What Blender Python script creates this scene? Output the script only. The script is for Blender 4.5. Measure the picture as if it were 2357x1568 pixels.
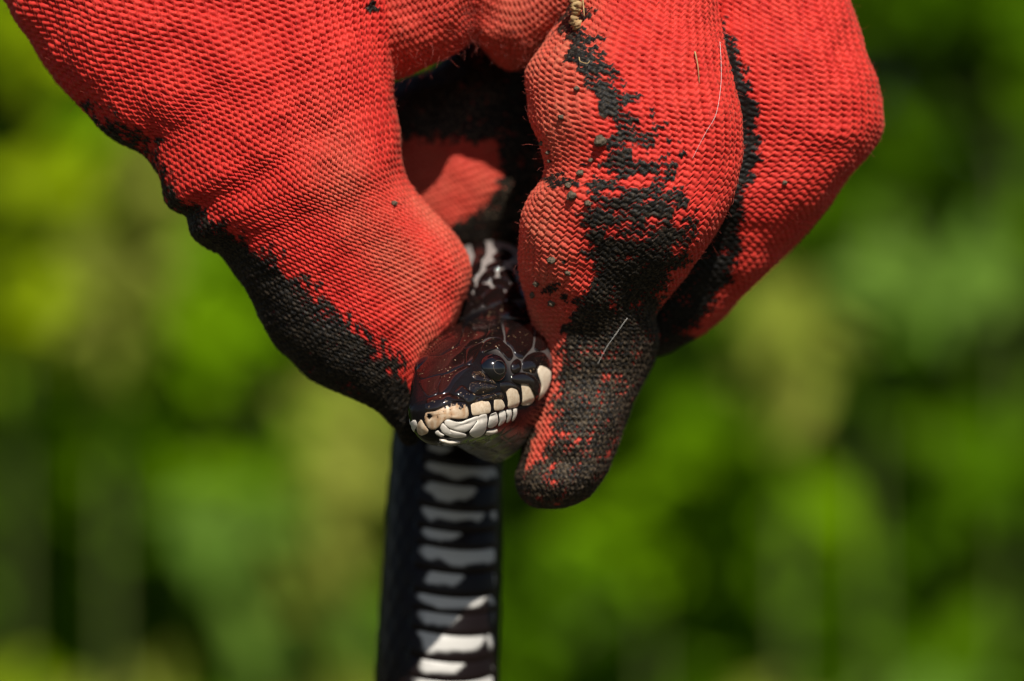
import bpy, math, random
import numpy as np
from mathutils import Vector
from mathutils.bvhtree import BVHTree

random.seed(7)
RNG = np.random.default_rng(7)
SC = bpy.context.scene
COL = SC.collection
for _o in list(bpy.data.objects):
    bpy.data.objects.remove(_o)

# ------------------------------------------------------------------ camera
K = 0.155 / 2357.0          # metres on the focus plane for one unit of the outline tables below
D = 0.430                   # focus distance
GROUND = -1.05              # the hand is held about a metre above the ground
cam_d = bpy.data.cameras.new('camera')
cam = bpy.data.objects.new('camera', cam_d)
COL.objects.link(cam)
cam.location = (0, -D, 0)
cam.rotation_euler = (math.radians(90), 0, 0)
cam_d.sensor_width = 36.0
cam_d.lens = 36.0 * D / 0.155
cam_d.clip_start = 0.01
cam_d.clip_end = 500
cam_d.dof.use_dof = True
cam_d.dof.focus_distance = D - 0.004
cam_d.dof.aperture_fstop = cam_d.lens / 13.5
SC.camera = cam

# ------------------------------------------------------------------ sky and sun
SUN_EL, SUN_AZ = math.radians(45), math.radians(12)      # behind the camera, a little to its right
to_sun = Vector((math.sin(SUN_AZ) * math.cos(SUN_EL), -math.cos(SUN_AZ) * math.cos(SUN_EL), math.sin(SUN_EL)))
wd = bpy.data.worlds.new('World')
SC.world = wd
wd.use_nodes = True
wn = wd.node_tree
for n in list(wn.nodes):
    wn.nodes.remove(n)
sky = wn.nodes.new('ShaderNodeTexSky')
sky.sky_type = 'NISHITA'
sky.sun_disc = False
sky.sun_elevation = SUN_EL
sky.sun_rotation = math.atan2(to_sun.x, to_sun.y)
bg = wn.nodes.new('ShaderNodeBackground')
bg.inputs['Strength'].default_value = 0.05
wo = wn.nodes.new('ShaderNodeOutputWorld')
wn.links.new(sky.outputs[0], bg.inputs[0])
wn.links.new(bg.outputs[0], wo.inputs[0])
sun_d = bpy.data.lights.new('sun', 'SUN')
sun_d.energy = 5.0
sun_d.angle = math.radians(0.5)
sun_d.color = (1.0, 0.94, 0.85)
sun = bpy.data.objects.new('sun', sun_d)
COL.objects.link(sun)
sun.rotation_euler = to_sun.to_track_quat('Z', 'Y').to_euler()
SC.view_settings.view_transform = 'Standard'
SC.view_settings.look = 'None'
SC.view_settings.gamma = 1.0
SC.view_settings.exposure = 0.1
SC.view_settings.use_curve_mapping = False
SC.render.engine = 'CYCLES'
SC.cycles.use_denoising = True
SC.cycles.max_bounces = 8
SC.cycles.filter_width = 1.3

# ------------------------------------------------------------------ helpers
def W(x, y, dep=0.0):
    """table units + depth (m) behind the focus plane -> world"""
    f = (D + dep) / D
    return np.stack([(np.asarray(x, float) - 1178.5) * K * f, np.asarray(dep, float) + 0 * np.asarray(x, float),
                     (784.0 - np.asarray(y, float)) * K * f], -1)

def h3(ix, iy, iz, seed=0):
    ix = ix.astype(np.int64); iy = iy.astype(np.int64); iz = iz.astype(np.int64)
    n = (ix * 374761393 + iy * 668265263 + iz * 2147483647 + seed * 1274126177) & 0xFFFFFFFF
    n = ((n ^ (n >> 13)) * 1274126177) & 0xFFFFFFFF
    n = ((n ^ (n >> 16)) * 2246822519) & 0xFFFFFFFF
    return ((n ^ (n >> 15)) & 0xFFFFFF) / float(0xFFFFFF)

def vnoise(p, scale, seed=0):
    """value noise 0..1 on points (n,3)"""
    q = p * scale
    i = np.floor(q); f = q - i
    f = f * f * (3 - 2 * f)
    x, y, z = i[..., 0], i[..., 1], i[..., 2]
    r = 0
    for dx in (0, 1):
        for dy in (0, 1):
            for dz in (0, 1):
                w = (f[..., 0] if dx else 1 - f[..., 0]) * (f[..., 1] if dy else 1 - f[..., 1]) * (f[..., 2] if dz else 1 - f[..., 2])
                r = r + w * h3(x + dx, y + dy, z + dz, seed)
    return r

def fbm(p, scale, octv=3, seed=0):
    a, r, t = 1.0, 0, 0
    for o in range(octv):
        r = r + a * vnoise(p, scale * 2 ** o, seed + 17 * o); t += a; a *= 0.5
    return r / t

def sstep(a, b, x):
    t = np.clip((x - a) / (b - a), 0, 1)
    return t * t * (3 - 2 * t)

def mesh_np(name, verts, faces, mat, parent=None, smooth=True, attrs=None):
    me = bpy.data.meshes.new(name)
    verts = np.asarray(verts, np.float32).reshape(-1, 3)
    if isinstance(faces, np.ndarray):
        k = faces.shape[1]; nf = faces.shape[0]
        me.vertices.add(len(verts)); me.vertices.foreach_set('co', verts.ravel())
        me.loops.add(nf * k); me.loops.foreach_set('vertex_index', faces.astype(np.int32).ravel())
        me.polygons.add(nf); me.polygons.foreach_set('loop_start', np.arange(0, nf * k, k, dtype=np.int32))
        me.update(calc_edges=True)
    else:
        me.from_pydata([tuple(map(float, v)) for v in verts], [], faces)
    if smooth:
        me.polygons.foreach_set('use_smooth', np.ones(len(me.polygons), bool))
    for an, av in (attrs or {}).items():
        a = me.attributes.new(an, 'FLOAT', 'POINT')
        a.data.foreach_set('value', np.asarray(av, np.float32).ravel())
    me.materials.append(mat)
    o = bpy.data.objects.new(name, me)
    COL.objects.link(o)
    if parent is not None:
        o.parent = parent
        o.matrix_parent_inverse.identity()
        o.location = -np.array(parent.location)
    return o

def face_out(o, ref=None, direction=None):
    """turn the faces outwards: away from ref, or along direction"""
    me = o.data
    n = len(me.polygons)
    nr = np.empty(n * 3, np.float32); me.polygons.foreach_get('normal', nr); nr = nr.reshape(-1, 3)
    ce = np.empty(n * 3, np.float32); me.polygons.foreach_get('center', ce); ce = ce.reshape(-1, 3)
    ar = np.empty(n, np.float32); me.polygons.foreach_get('area', ar)
    d = np.asarray(direction)[None, :] if direction is not None else ce - (ce.mean(0) if ref is None else np.asarray(ref))
    if ((nr * d).sum(1) * ar).sum() < 0: me.flip_normals()
    return o

def tag(o, label, cat, group=None, kind=None):
    o['label'] = label
    if cat: o['category'] = cat
    if group: o['group'] = group
    if kind: o['kind'] = kind
    return o

def empty(name, loc=(0, 0, 0)):
    o = bpy.data.objects.new(name, None)
    o.location = loc
    o.empty_display_size = 0.01
    COL.objects.link(o)
    return o

def grid_faces(nv, nu, wrap):
    i = np.arange(nv - 1)[:, None]
    j = np.arange(nu if wrap else nu - 1)[None, :]
    j2 = (j + 1) % nu
    a = i * nu + j; b = i * nu + j2; c = (i + 1) * nu + j2; d = (i + 1) * nu + j
    return np.stack([a + 0 * b, b, c, d], -1).reshape(-1, 4)

def catmull(P, n):
    P = np.asarray(P, float)
    k = len(P)
    Q = np.vstack([2 * P[0] - P[1], P, 2 * P[-1] - P[-2]])
    t = np.linspace(0, k - 1, n) if np.isscalar(n) else np.asarray(n)
    i = np.clip(np.floor(t).astype(int), 0, k - 2); f = (t - i)[:, None]
    p0, p1, p2, p3 = Q[i], Q[i + 1], Q[i + 2], Q[i + 3]
    return 0.5 * (2 * p1 + (p2 - p0) * f + (2 * p0 - 5 * p1 + 4 * p2 - p3) * f ** 2 + (3 * p1 - p0 - 3 * p2 + p3) * f ** 3)

# ------------------------------------------------------------------ materials
class MT:
    def __init__(s, name):
        s.m = bpy.data.materials.new(name); s.m.use_nodes = True
        s.t = s.m.node_tree; s.N = s.t.nodes; s.L = s.t.links
        s.b = s.N['Principled BSDF']
    def n(s, t, **kw):
        x = s.N.new(t)
        for k, v in kw.items():
            setattr(x, k, v)
        return x
    def lk(s, a, b): s.L.new(a, b)
    def noise(s, scale, detail=3, rough=0.55, coord=None):
        x = s.n('ShaderNodeTexNoise'); x.inputs['Scale'].default_value = scale
        x.inputs['Detail'].default_value = detail; x.inputs['Roughness'].default_value = rough
        s.lk(coord or s.obj(), x.inputs['Vector']); return x.outputs['Fac']
    def obj(s):
        if not hasattr(s, '_tc'): s._tc = s.n('ShaderNodeTexCoord')
        return s._tc.outputs['Object']
    def attr(s, name):
        x = s.n('ShaderNodeAttribute', attribute_name=name); return x.outputs['Fac']
    def ramp(s, fac, a, b, c0=0.0, c1=1.0):
        x = s.n('ShaderNodeMapRange'); x.interpolation_type = 'SMOOTHSTEP'
        x.inputs['From Min'].default_value = a; x.inputs['From Max'].default_value = b
        x.inputs['To Min'].default_value = c0; x.inputs['To Max'].default_value = c1
        s.lk(fac, x.inputs['Value']); return x.outputs['Result']
    def mix(s, fac, a, b):
        x = s.n('ShaderNodeMix', data_type='RGBA')
        for v, i in ((fac, 0), (a, 6), (b, 7)):
            if hasattr(v, 'is_linked'): s.lk(v, x.inputs[i])
            elif i == 0: x.inputs[0].default_value = v
            else: x.inputs[i].default_value = (*v, 1)
        return x.outputs[2]
    def fmix(s, fac, a, b):
        x = s.n('ShaderNodeMix', data_type='FLOAT')
        for v, i in ((fac, 0), (a, 2), (b, 3)):
            if hasattr(v, 'is_linked'): s.lk(v, x.inputs[i])
            else: x.inputs[i].default_value = v
        return x.outputs[0]
    def mul(s, a, b, op='MULTIPLY'):
        x = s.n('ShaderNodeMath', operation=op)
        for v, i in ((a, 0), (b, 1)):
            if hasattr(v, 'is_linked'): s.lk(v, x.inputs[i])
            else: x.inputs[i].default_value = v
        return x.outputs[0]
    def set(s, **kw):
        for k, v in kw.items():
            k = k.replace('_', ' ')
            i = s.b.inputs[k]
            if hasattr(v, 'is_linked'): s.lk(v, i)
            elif isinstance(v, tuple) and len(v) == 3 and k != 'Subsurface Radius': i.default_value = (*v, 1)
            else: i.default_value = v
    def bump(s, h, dist, strength=1.0):
        x = s.n('ShaderNodeBump'); x.inputs['Distance'].default_value = dist; x.inputs['Strength'].default_value = strength
        s.lk(h, x.inputs['Height']); s.lk(x.outputs[0], s.b.inputs['Normal'])

def glove_material():
    m = MT('red_knit_and_black_rubber')
    fib = m.noise(3800, 4, 0.65)
    med = m.noise(420, 3)
    big = m.noise(60, 2)
    red = m.mix(m.ramp(med, .3, .7), (0.52, 0.012, 0.010), (0.64, 0.028, 0.019))
    red = m.mix(m.ramp(fib, .55, .85, 0, .35), red, (0.84, 0.19, 0.11))
    dirt = m.attr('dirt')
    red = m.mix(m.mul(dirt, m.ramp(fib, .3, .62, .35, .9)), red, (0.50, 0.155, 0.088))
    dust = m.ramp(m.mul(fib, med), .30, .44, 0, .5)
    rub = m.mix(m.ramp(med, .3, .7), (0.0045, 0.0045, 0.0045), (0.010, 0.010, 0.0095))
    rub = m.mix(m.mul(m.attr('dust'), m.ramp(m.noise(2200, 3, .7), .46, .66)), rub, (0.13, 0.095, 0.062))
    rub = m.mix(m.mul(dust, .35), rub, (0.12, 0.09, 0.06))
    coat = m.attr('coat')
    m.set(Base_Color=m.mix(coat, red, rub), Roughness=m.fmix(coat, m.ramp(m.noise(7000, 1), .60, .72, .72, .30), .48))
    m.set(Specular_IOR_Level=m.fmix(coat, .30, .16), Sheen_Weight=m.fmix(coat, .22, 0.03), Sheen_Roughness=.45, Sheen_Tint=(1, .45, .3))
    m.bump(fib, 0.00010, .75)
    return m.m

def yarn_fuzz_material():
    m = MT('red_fibre'); m.set(Base_Color=(0.42, 0.06, 0.035), Roughness=.6, Sheen_Weight=.2); return m.m

def scale_material(name, spec=1.0, gloss=.07, white=(0.86, 0.80, 0.72), soft=False):
    """glossy snake scale: 'pale' mixes black to cream, 'tan' warms it, dust specks on top"""
    m = MT(name)
    fine = m.noise(9000, 2); med = m.noise(1500, 3, .7)
    cream = m.mix(m.ramp(med, .35, .65), (0.74, 0.61, 0.45), (0.62, 0.47, 0.32))
    cream = m.mix(m.attr('white'), cream, white)
    cream = m.mix(m.attr('tan'), cream, (0.45, 0.22, 0.09))
    blk = (0.0085, 0.0048, 0.0045)
    e = m.mul(m.attr('pale'), m.ramp(med, .25, .75, -.28, .28), 'ADD')
    e = m.mul(e, m.mul(m.attr('tan'), m.ramp(m.noise(900, 4, .75), .40, .62, -.55, .1)), 'ADD')
    pale = m.ramp(m.attr('pale'), .2, .8) if soft else m.ramp(e, .42, .58)
    speck = m.mul(m.ramp(m.noise(2300, 1, .4), .70, .725), m.ramp(m.noise(260, 2), .45, .62))
    speck = m.mul(speck, m.ramp(m.attr('pale'), .05, .5, 1, 0))
    speck = m.mul(speck, m.ramp(m.attr('speck'), 0, 1))
    grit = m.mul(m.ramp(m.noise(5200, 2, .6), .50, .60), m.ramp(m.noise(700, 2), .42, .58))
    speck = m.mul(speck, m.mul(grit, m.ramp(m.attr('speck'), 1.2, 2.0)), 'MAXIMUM')
    col = m.mix(pale, blk, cream)
    col = m.mix(speck, col, (0.30, 0.19, 0.10))
    rough = m.fmix(pale, gloss, .36)
    rough = m.fmix(speck, rough, .7)
    m.set(Base_Color=col, Roughness=rough, Specular_IOR_Level=m.fmix(pale, spec, .5))
    m.bump(m.mul(m.mul(fine, m.fmix(pale, .05, .25)), m.mul(med, m.fmix(pale, .05, .9)), 'ADD'), 0.00006, .5)
    return m.m

def skin_material():
    m = MT('snake_skin')
    med = m.noise(900, 3)
    g = m.attr('grey')
    col = m.mix(g, (0.006, 0.005, 0.006), (0.30, 0.265, 0.25))
    col = m.mix(m.attr('throat'), col, (0.17, 0.165, 0.14))
    th = m.attr('throat')
    m.set(Base_Color=col, Roughness=m.fmix(th, m.fmix(g, .25, .45), .2), Specular_IOR_Level=m.fmix(th, m.fmix(g, .25, .4), .9))
    vor = m.n('ShaderNodeTexVoronoi', feature='DISTANCE_TO_EDGE'); vor.inputs['Scale'].default_value = 330
    m.lk(m.obj(), vor.inputs['Vector'])
    m.bump(m.mul(m.mul(med, .3), m.mul(m.ramp(vor.outputs['Distance'], 0, .12), th), 'ADD'), 0.0004, .55)
    return m.m

def plain(name, col, rough=.6, spec=.3, bump=None, var=None):
    m = MT(name)
    c = col
    if var: c = m.mix(m.ramp(m.noise(var[0], 4), .3, .7), col, var[1])
    m.set(Base_Color=c, Roughness=rough, Specular_IOR_Level=spec)
    if bump: m.bump(m.noise(bump[0], 4), bump[1], .8)
    return m.m

def leaf_material(name, c0, c1, gloss=.45):
    m = MT(name)
    v = m.attr('tone')
    col = m.mix(v, c0, c1)
    m.set(Base_Color=col, Roughness=.7, Specular_IOR_Level=.03)
    tr = m.n('ShaderNodeBsdfTranslucent')
    m.lk(m.mix(.5, col, (c1[0] * 1.25, c1[1] * 1.2, c1[2] * .4)), tr.inputs['Color'])
    ms = m.n('ShaderNodeMixShader'); ms.inputs[0].default_value = .3
    m.lk(m.b.outputs[0], ms.inputs[1]); m.lk(tr.outputs[0], ms.inputs[2])
    m.lk(ms.outputs[0], m.N['Material Output'].inputs[0])
    return m.m

M_GLOVE = glove_material()
M_FUZZ = yarn_fuzz_material()
M_SCALE = scale_material('snake_scale')
M_SKIN = skin_material()
M_BELLY = scale_material('belly_scale', .2, .35, (0.54, 0.53, 0.50), True)
M_EYE = None

# ------------------------------------------------------------------ ground
gm = MT('soil_and_litter')
gm.set(Base_Color=gm.mix(gm.ramp(gm.noise(9, 5), .35, .65), (0.035, 0.045, 0.012), (0.07, 0.05, 0.028)), Roughness=.95)
gm.bump(gm.noise(40, 5), .03, .6)
gx = np.concatenate([-np.geomspace(300, 2, 14), np.linspace(-1.8, 1.8, 40), np.geomspace(2, 300, 14)])
GX, GY = np.meshgrid(gx, gx + 1.5)
GP = np.stack([GX, GY, np.zeros_like(GX)], -1)
GZ = GROUND + 0.05 * (fbm(GP.reshape(-1, 3), 1.7, 3).reshape(GX.shape) - .5)
GP[..., 2] = GZ
gr = mesh_np('ground', GP, grid_faces(len(gx), len(gx), False), gm.m)
gr['kind'] = 'structure'; gr['label'] = 'weedy ground with soil and leaf litter'

# ------------------------------------------------------------------ knitted glove
ROW, WALE = 0.00082, 0.00150          # size of one stitch

def knit_height(U, V, jit):
    a = 2 * np.pi * U
    Vw = V + 0.30 * np.sin(a + .75 * np.sin(a)) + 0.05 * np.sin(2 * a + .8)
    r = np.floor(Vw); f = Vw - r
    cord = np.sqrt(np.clip(1 - (2 * f - 1) ** 2 * .99, 0, 1))
    ph = U + 0.02 * r
    lift = 0.5 + 0.5 * np.cos(2 * np.pi * (ph - .06))
    slit = np.exp(-((f - .05) / .20) ** 2) + np.exp(-((f - 1.05) / .20) ** 2)
    slit = slit * (0.5 + 0.5 * np.cos(2 * np.pi * (ph - .45))) ** 2
    hs = h3(np.floor(ph + .4), r, np.zeros_like(r), 5)
    return cord * (0.80 + 0.20 * lift) * (0.86 + 0.28 * hs) - 0.62 * slit, r

def loft(name, ribs, cap0=0, cap1=0, nexp=2.25, du=0.00016, dv=0.00014, coat=None, dirt=None, dustf=None, parent=None,
         amp=0.00046, lump=0.0008, seed=0, relax=None, fine_back=False, wale=WALE, row_h=ROW):
    """ribs: (Lx,Ly,Rx,Ry,depth_mm,half_thickness_mm). A glove piece as a closed tube through the ribs, with every stitch as relief."""
    R = np.array(ribs, float)
    k = len(R)
    nc = 400
    S = catmull(R, nc)
    f = (D + S[:, 4] * 1e-3) / D
    Lp = W(S[:, 0], S[:, 1], S[:, 4] * 1e-3); Rp = W(S[:, 2], S[:, 3], S[:, 4] * 1e-3)
    T = S[:, 5] * 1e-3
    C = (Lp + Rp) / 2; A = (Rp - Lp) / 2
    def capify(C, A, T, S, ln):
        tang = C[-1] - C[-6]; tang /= np.linalg.norm(tang)
        ph = np.linspace(0, math.pi / 2 * .985, 60)[1:]
        C2 = C[-1] + tang * (np.sin(ph) * ln * 1e-3)[:, None]
        A2 = A[-1] * np.cos(ph)[:, None]; T2 = T[-1] * np.cos(ph)
        S2 = np.repeat(S[-1:], len(ph), 0)
        return np.vstack([C, C2]), np.vstack([A, A2]), np.concatenate([T, T2]), np.vstack([S, S2])
    if cap1: C, A, T, S = capify(C, A, T, S, cap1)
    if cap0:
        C, A, T, S = capify(C[::-1], A[::-1], T[::-1], S[::-1], cap0)
        C, A, T, S = C[::-1], A[::-1], T[::-1], S[::-1]
    # length along the front
    Fp = C + np.stack([0 * T, -T, 0 * T], -1)
    seg = np.linalg.norm(np.diff(Fp, axis=0), axis=1)
    cum = np.concatenate([[0], np.cumsum(seg)])
    nv = int(cum[-1] / dv)
    vs = np.linspace(0, cum[-1], nv)
    ip = lambda X: np.stack([np.interp(vs, cum, X[:, i]) for i in range(X.shape[1])], -1) if X.ndim > 1 else np.interp(vs, cum, X)
    C, A, T = ip(C), ip(A), ip(T)
    am = np.linalg.norm(A, axis=1).max(); tm = T.max()
    th = np.linspace(0, 2 * np.pi, 2001)
    ex = 2 / nexp
    cx = -np.sign(np.cos(th)) * np.abs(np.cos(th)) ** ex
    sy = np.sign(np.sin(th)) * np.abs(np.sin(th)) ** ex
    arc = np.concatenate([[0], np.cumsum(np.hypot(np.diff(cx) * am, np.diff(sy) * tm))])
    circ = arc[-1] * .9
    nw = max(6, round(circ / wale))
    nf = int(circ / 2 / du); nb = nf if fine_back else int(nf * .28)
    half = arc[1000] / arc[-1]
    un = np.concatenate([np.linspace(0, half, nf, endpoint=False), np.linspace(half, 1, nb, endpoint=False)])
    tu = np.interp(un * arc[-1], arc, th)
    nu = len(un)
    cxu = -np.sign(np.cos(tu)) * np.abs(np.cos(tu)) ** ex
    syu = np.sign(np.sin(tu)) * np.abs(np.sin(tu)) ** ex
    P = C[:, None, :] + A[:, None, :] * cxu[None, :, None]
    P[..., 1] -= T[:, None] * syu[None, :]
    # large soft lumps of the cloth
    flat = P.reshape(-1, 3)
    def normals(P):
        gu = np.roll(P, -1, 1) - np.roll(P, 1, 1)
        gv = np.gradient(P, axis=0)
        n = np.cross(gv, gu)
        n /= np.maximum(np.linalg.norm(n, axis=2, keepdims=True), 1e-12)
        c = P.mean(1, keepdims=True)
        if ((P - c) * n).sum() < 0: n = -n
        return n
    N0 = normals(P)
    lp = (fbm(flat, 160, 2, 3 + seed) - .5).reshape(P.shape[:2])
    P = P + N0 * (lp * 2 * lump)[..., None]
    N1 = normals(P)
    flat = P.reshape(-1, 3)
    wob = (fbm(flat, 420, 2, 31 + seed).reshape(P.shape[:2]) - .5)
    wob2 = (fbm(flat, 260, 2, 57 + seed).reshape(P.shape[:2]) - .5)
    U = un[None, :] * nw + .5 * wob; V = (vs / row_h)[:, None] + .9 * wob2
    H, row = knit_height(U, V, wob)
    # image-plane table coordinates of the cloth at rest, used only to place the rubber patches and painted shade on it
    f = (D + P[..., 1]) / D
    tx = P[..., 0] / (K * f) + 1178.5; ty = 784 - P[..., 2] / (K * f)
    s = (1 + cxu)[None, :] / 2 + 0 * tx
    front = (syu > -0.05)[None, :] & (tx > -1e9)
    cd = np.zeros_like(tx) if coat is None else coat(tx, ty, s, front)
    st = h3(np.floor(U * 1.0 + .4), row, 0 * row, 9)             # one value for every stitch
    st2 = h3(np.floor(U * .5 + .2), np.floor(row / 2), 0 * row, 21)
    ln = fbm(flat * np.array([1, 1, 1.7]), 330, 3, 77 + seed).reshape(tx.shape)
    m = cd + 1.05 * (ln - .5) + .62 * (st - .5) + .30 * (st2 - .5) + .42 * (H - .55)
    cm = sstep(.46, .56, m) * (cd > .02)
    rough = fbm(flat, 2600, 2, 5).reshape(tx.shape) - .5
    Hc = np.maximum(H, .22 + .3 * rough) * .58 + .40 + .55 * rough + .14 * (fbm(flat, 900, 2, 6).reshape(tx.shape) - .5)
    fr = (vnoise(flat, 5200, 8).reshape(tx.shape) - .5) * .10
    disp = amp * ((H + fr) * (1 - cm) + Hc * cm)
    if relax is not None: disp = disp * relax(tx, ty)
    P = P + N1 * disp[..., None]
    dr = np.zeros_like(tx) if dirt is None else dirt(tx, ty, s)
    dr = np.clip(dr * (0.45 + 1.1 * fbm(flat, 240, 3, 91).reshape(tx.shape)), 0, 1)
    du_ = (np.zeros_like(tx) + .35) if dustf is None else dustf(tx, ty)
    faces = grid_faces(nv, nu, True)
    # close the ends
    vv = P.reshape(-1, 3)
    o = mesh_np(name, vv, faces[:, ::-1], M_GLOVE, parent, True, {'coat': cm, 'dirt': dr, 'dust': du_})
    FIB.append((P[:, :nf][::7, ::7].reshape(-1, 3), N1[:, :nf][::7, ::7].reshape(-1, 3), cm[:, :nf][::7, ::7].ravel(), tx[:, :nf][::7, ::7].ravel(), ty[:, :nf][::7, ::7].ravel(), name))
    return o

FIB = []
def lerp_tab(tab, y, col):
    t = np.array(tab, float)
    return np.interp(y, t[:, 0], t[:, col])

glove = empty('gloved_hand', tuple(W(1200, 0, .02)))
tag(glove, 'hand in red knitted work glove with worn black rubber coating, pinching the snake', 'glove')

# thumb -------------------------------------------------------------
TH = [(-330, -520, 930, -800, 16, 17), (-120, -200, 925, -480, 12, 17), (20, 0, 912, -270, 10, 16), (112, 150, 908, -130, 9, 15.5), (205, 255, 905, -25, 9, 15), (258, 308, 902, 40, 9, 15), (330, 344, 900, 105, 9, 14.8),
      (366, 392, 900, 165, 9, 14.5), (394, 468, 903, 235, 9.5, 14.2), (441, 495, 907, 295, 10, 14), (455, 548, 914, 360, 10.5, 13.6), (516, 588, 935, 425, 12, 13.3), (565, 660, 985, 487, 13, 13), (612, 748, 1042, 545, 14, 12.5),
      (690, 842, 1076, 625, 14.5, 11.5), (790, 902, 1056, 712, 15, 10), (868, 940, 1005, 790, 15.5, 8.5), (915, 985, 985, 880, 16, 7)]
def thumb_coat(x, y, s, front):
    s0 = lerp_tab([(-200, -.3), (190, -.22), (240, -.10), (320, -.06), (420, -.08), (480, -.04), (520, .02), (600, .11), (680, .17), (760, .23), (850, .30), (920, .42), (1000, .7)], y, 1)
    d = 1.05 - (s - s0) / (.10 + .1 * s0) * .5
    d = np.where(front, d, sstep(190, 260, y))
    spot = .95 * np.exp(-(((x - 852) / 14) ** 2 + ((y - 14) / 16) ** 2))
    return np.clip(np.maximum(d, spot), 0, 1.15)
def thumb_dirt(x, y, s):
    d = .55 * np.exp(-((s - .72) / .14) ** 2) * sstep(150, 450, y)
    return d + .55 * sstep(.85, 1, s) * sstep(350, 520, y) + .05
def thumb_bulge(x, y):
    return 1 + 0 * x
thumb = loft('thumb', TH, cap1=5, coat=thumb_coat, dirt=thumb_dirt, parent=glove, seed=1, nexp=2.2, wale=.0019, row_h=.00106, amp=.00052, du=.00020, dv=.000172)

# index finger ------------------------------------------------------
IX = [(1330, -420, 1600, -420, 20, 12), (1320, -200, 1625, -210, 13, 13), (1312, 0, 1648, -10, 9, 13.5), (1262, 95, 1662, 85, 7, 13.5), (1216, 175, 1680, 178, 5, 13.5),
      (1222, 262, 1697, 270, 4, 13.5), (1252, 345, 1700, 348, 4, 13), (1256, 402, 1690, 425, 4, 12.5), (1222, 455, 1662, 502, 4, 12.5), (1203, 530, 1618, 575, 5.5, 12.2),
      (1200, 620, 1552, 655, 8.5, 11.5), (1216, 700, 1506, 718, 12, 10.8), (1234, 770, 1508, 775, 15, 10.4), (1238, 850, 1490, 852, 16, 10.2), (1232, 930, 1456, 925, 16, 10), (1218, 1010, 1425, 1003, 15.5, 9.5),
      (1203, 1070, 1402, 1062, 15, 8.7)]
IC = [(-100, 1290, 1330, .3), (60, 1288, 1345, .72), (120, 1305, 1352, 1.0), (180, 1335, 1405, .86), (240, 1365, 1450, .58), (280, 1395, 1500, .52), (350, 1400, 1525, .50), (420, 1360, 1540, .54), (500, 1345, 1562, .76),
      (570, 1345, 1556, .95), (640, 1375, 1535, .98), (700, 1335, 1512, .95), (760, 1290, 1520, .97), (850, 1300, 1520, .98), (950, 1275, 1490, .92), (1050, 1255, 1450, .86), (1120, 1190, 1440, .84), (1200, 1190, 1440, .9)]
def index_coat(x, y, s, front):
    a, b, d = (lerp_tab(IC, y, i) for i in (1, 2, 3))
    w = 26
    m = sstep(a - w, a + w, x) * (1 - sstep(b - w, b + w, x)) * d
    m = np.maximum(m, .46 * sstep(b - 70, b - 10, x) * (1 - sstep(b + 10, b + 60, x)) * (y > 20) * (y < 620))
    m = np.maximum(m, .62 * np.exp(-(((y - 412 - .14 * (x - 1260)) / 12) ** 2)) * (x < 1335))
    for sx, sy, r in ((1270, 665, 17), (1300, 680, 12), (1325, 690, 14), (1345, 380, 10), (1300, 600, 6)):
        m = np.maximum(m, .95 * np.exp(-(((x - sx) / r) ** 2 + ((y - sy) / (r * .7)) ** 2)))
    m = np.maximum(m, .9 * (1 - sstep(.04, .12, s)) * sstep(860, 930, y))  # black strip down the left edge of the lower finger
    return np.where(front, m, .9)
def index_dirt(x, y, s):
    return .62 * (1 - sstep(1250, 1400, x + .15 * (y - 400))) + .10 + .25 * sstep(420, 900, y)
def index_dust(x, y):
    return .30 + .62 * sstep(620, 900, y)
index = loft('index_finger', IX, cap1=7.5, coat=index_coat, dirt=index_dirt, dustf=index_dust, parent=glove, seed=2, nexp=2.25, wale=.00165, row_h=.00094)

# middle finger -----------------------------------------------------
MF = [(1600, -420, 1850, -400, 24, 12), (1590, -200, 1900, -200, 19, 13), (1570, 0, 1948, 0, 16, 13.5), (1560, 110, 1985, 110, 15, 13.5), (1560, 210, 2018, 205, 14.5, 13.5), (1556, 300, 2022, 300, 15, 13),
      (1540, 385, 1975, 372, 16, 12.5), (1500, 470, 1900, 470, 17, 12), (1450, 560, 1815, 572, 20, 11), (1400, 640, 1725, 665, 22, 10.5), (1360, 700, 1640, 745, 24, 9.5), (1320, 740, 1555, 795, 25, 8.5)]
MCt = [(-100, 1650), (40, 1662), (90, 1688), (180, 1712), (240, 1740), (300, 1748), (385, 1742), (400, 1730), (480, 1700), (560, 1705), (640, 1675), (720, 1620), (800, 1575)]
def mid_coat_shade(x, y, s, front):
    b = lerp_tab(MCt, y, 1)
    m = .98 * (1 - sstep(b - 22, b + 26, x)) * sstep(20, 90, y)  # rubber, widened low down to paint in the shade behind the index finger
    return np.where(front, m, .9 * (s < .5))
def mid_dirt(x, y, s):
    return .08 + .2 * sstep(500, 800, y)
middle = loft('middle_finger', MF, cap1=6, coat=mid_coat_shade, dirt=mid_dirt, dustf=lambda x, y: .05 + 0 * x, parent=glove, seed=3, du=.00021, dv=.00018, wale=.0016, row_h=.00094)

# folded web between thumb and index ---------------------------------
WB = [(860, -200, 862, 190, 14, 9), (905, -200, 912, 178, 13, 9.5), (985, -200, 985, 150, 12, 9.5), (1050, -200, 1052, 116, 12, 9), (1085, -200, 1092, 92, 14, 8), (1120, -200, 1122, 118, 16, 8), (1165, -200, 1168, 146, 17, 8),
      (1215, -200, 1218, 142, 16, 8), (1262, -200, 1268, 96, 14, 8), (1310, -200, 1320, 66, 12, 8), (1370, -200, 1380, 40, 14, 6)]
web = loft('thumb_web', WB, cap0=3, cap1=3, dirt=lambda x, y, s: .30 + .45 * sstep(1080, 1200, x), parent=glove, seed=4, lump=.0009, wale=.0013, du=.0002, dv=.00016)

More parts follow.
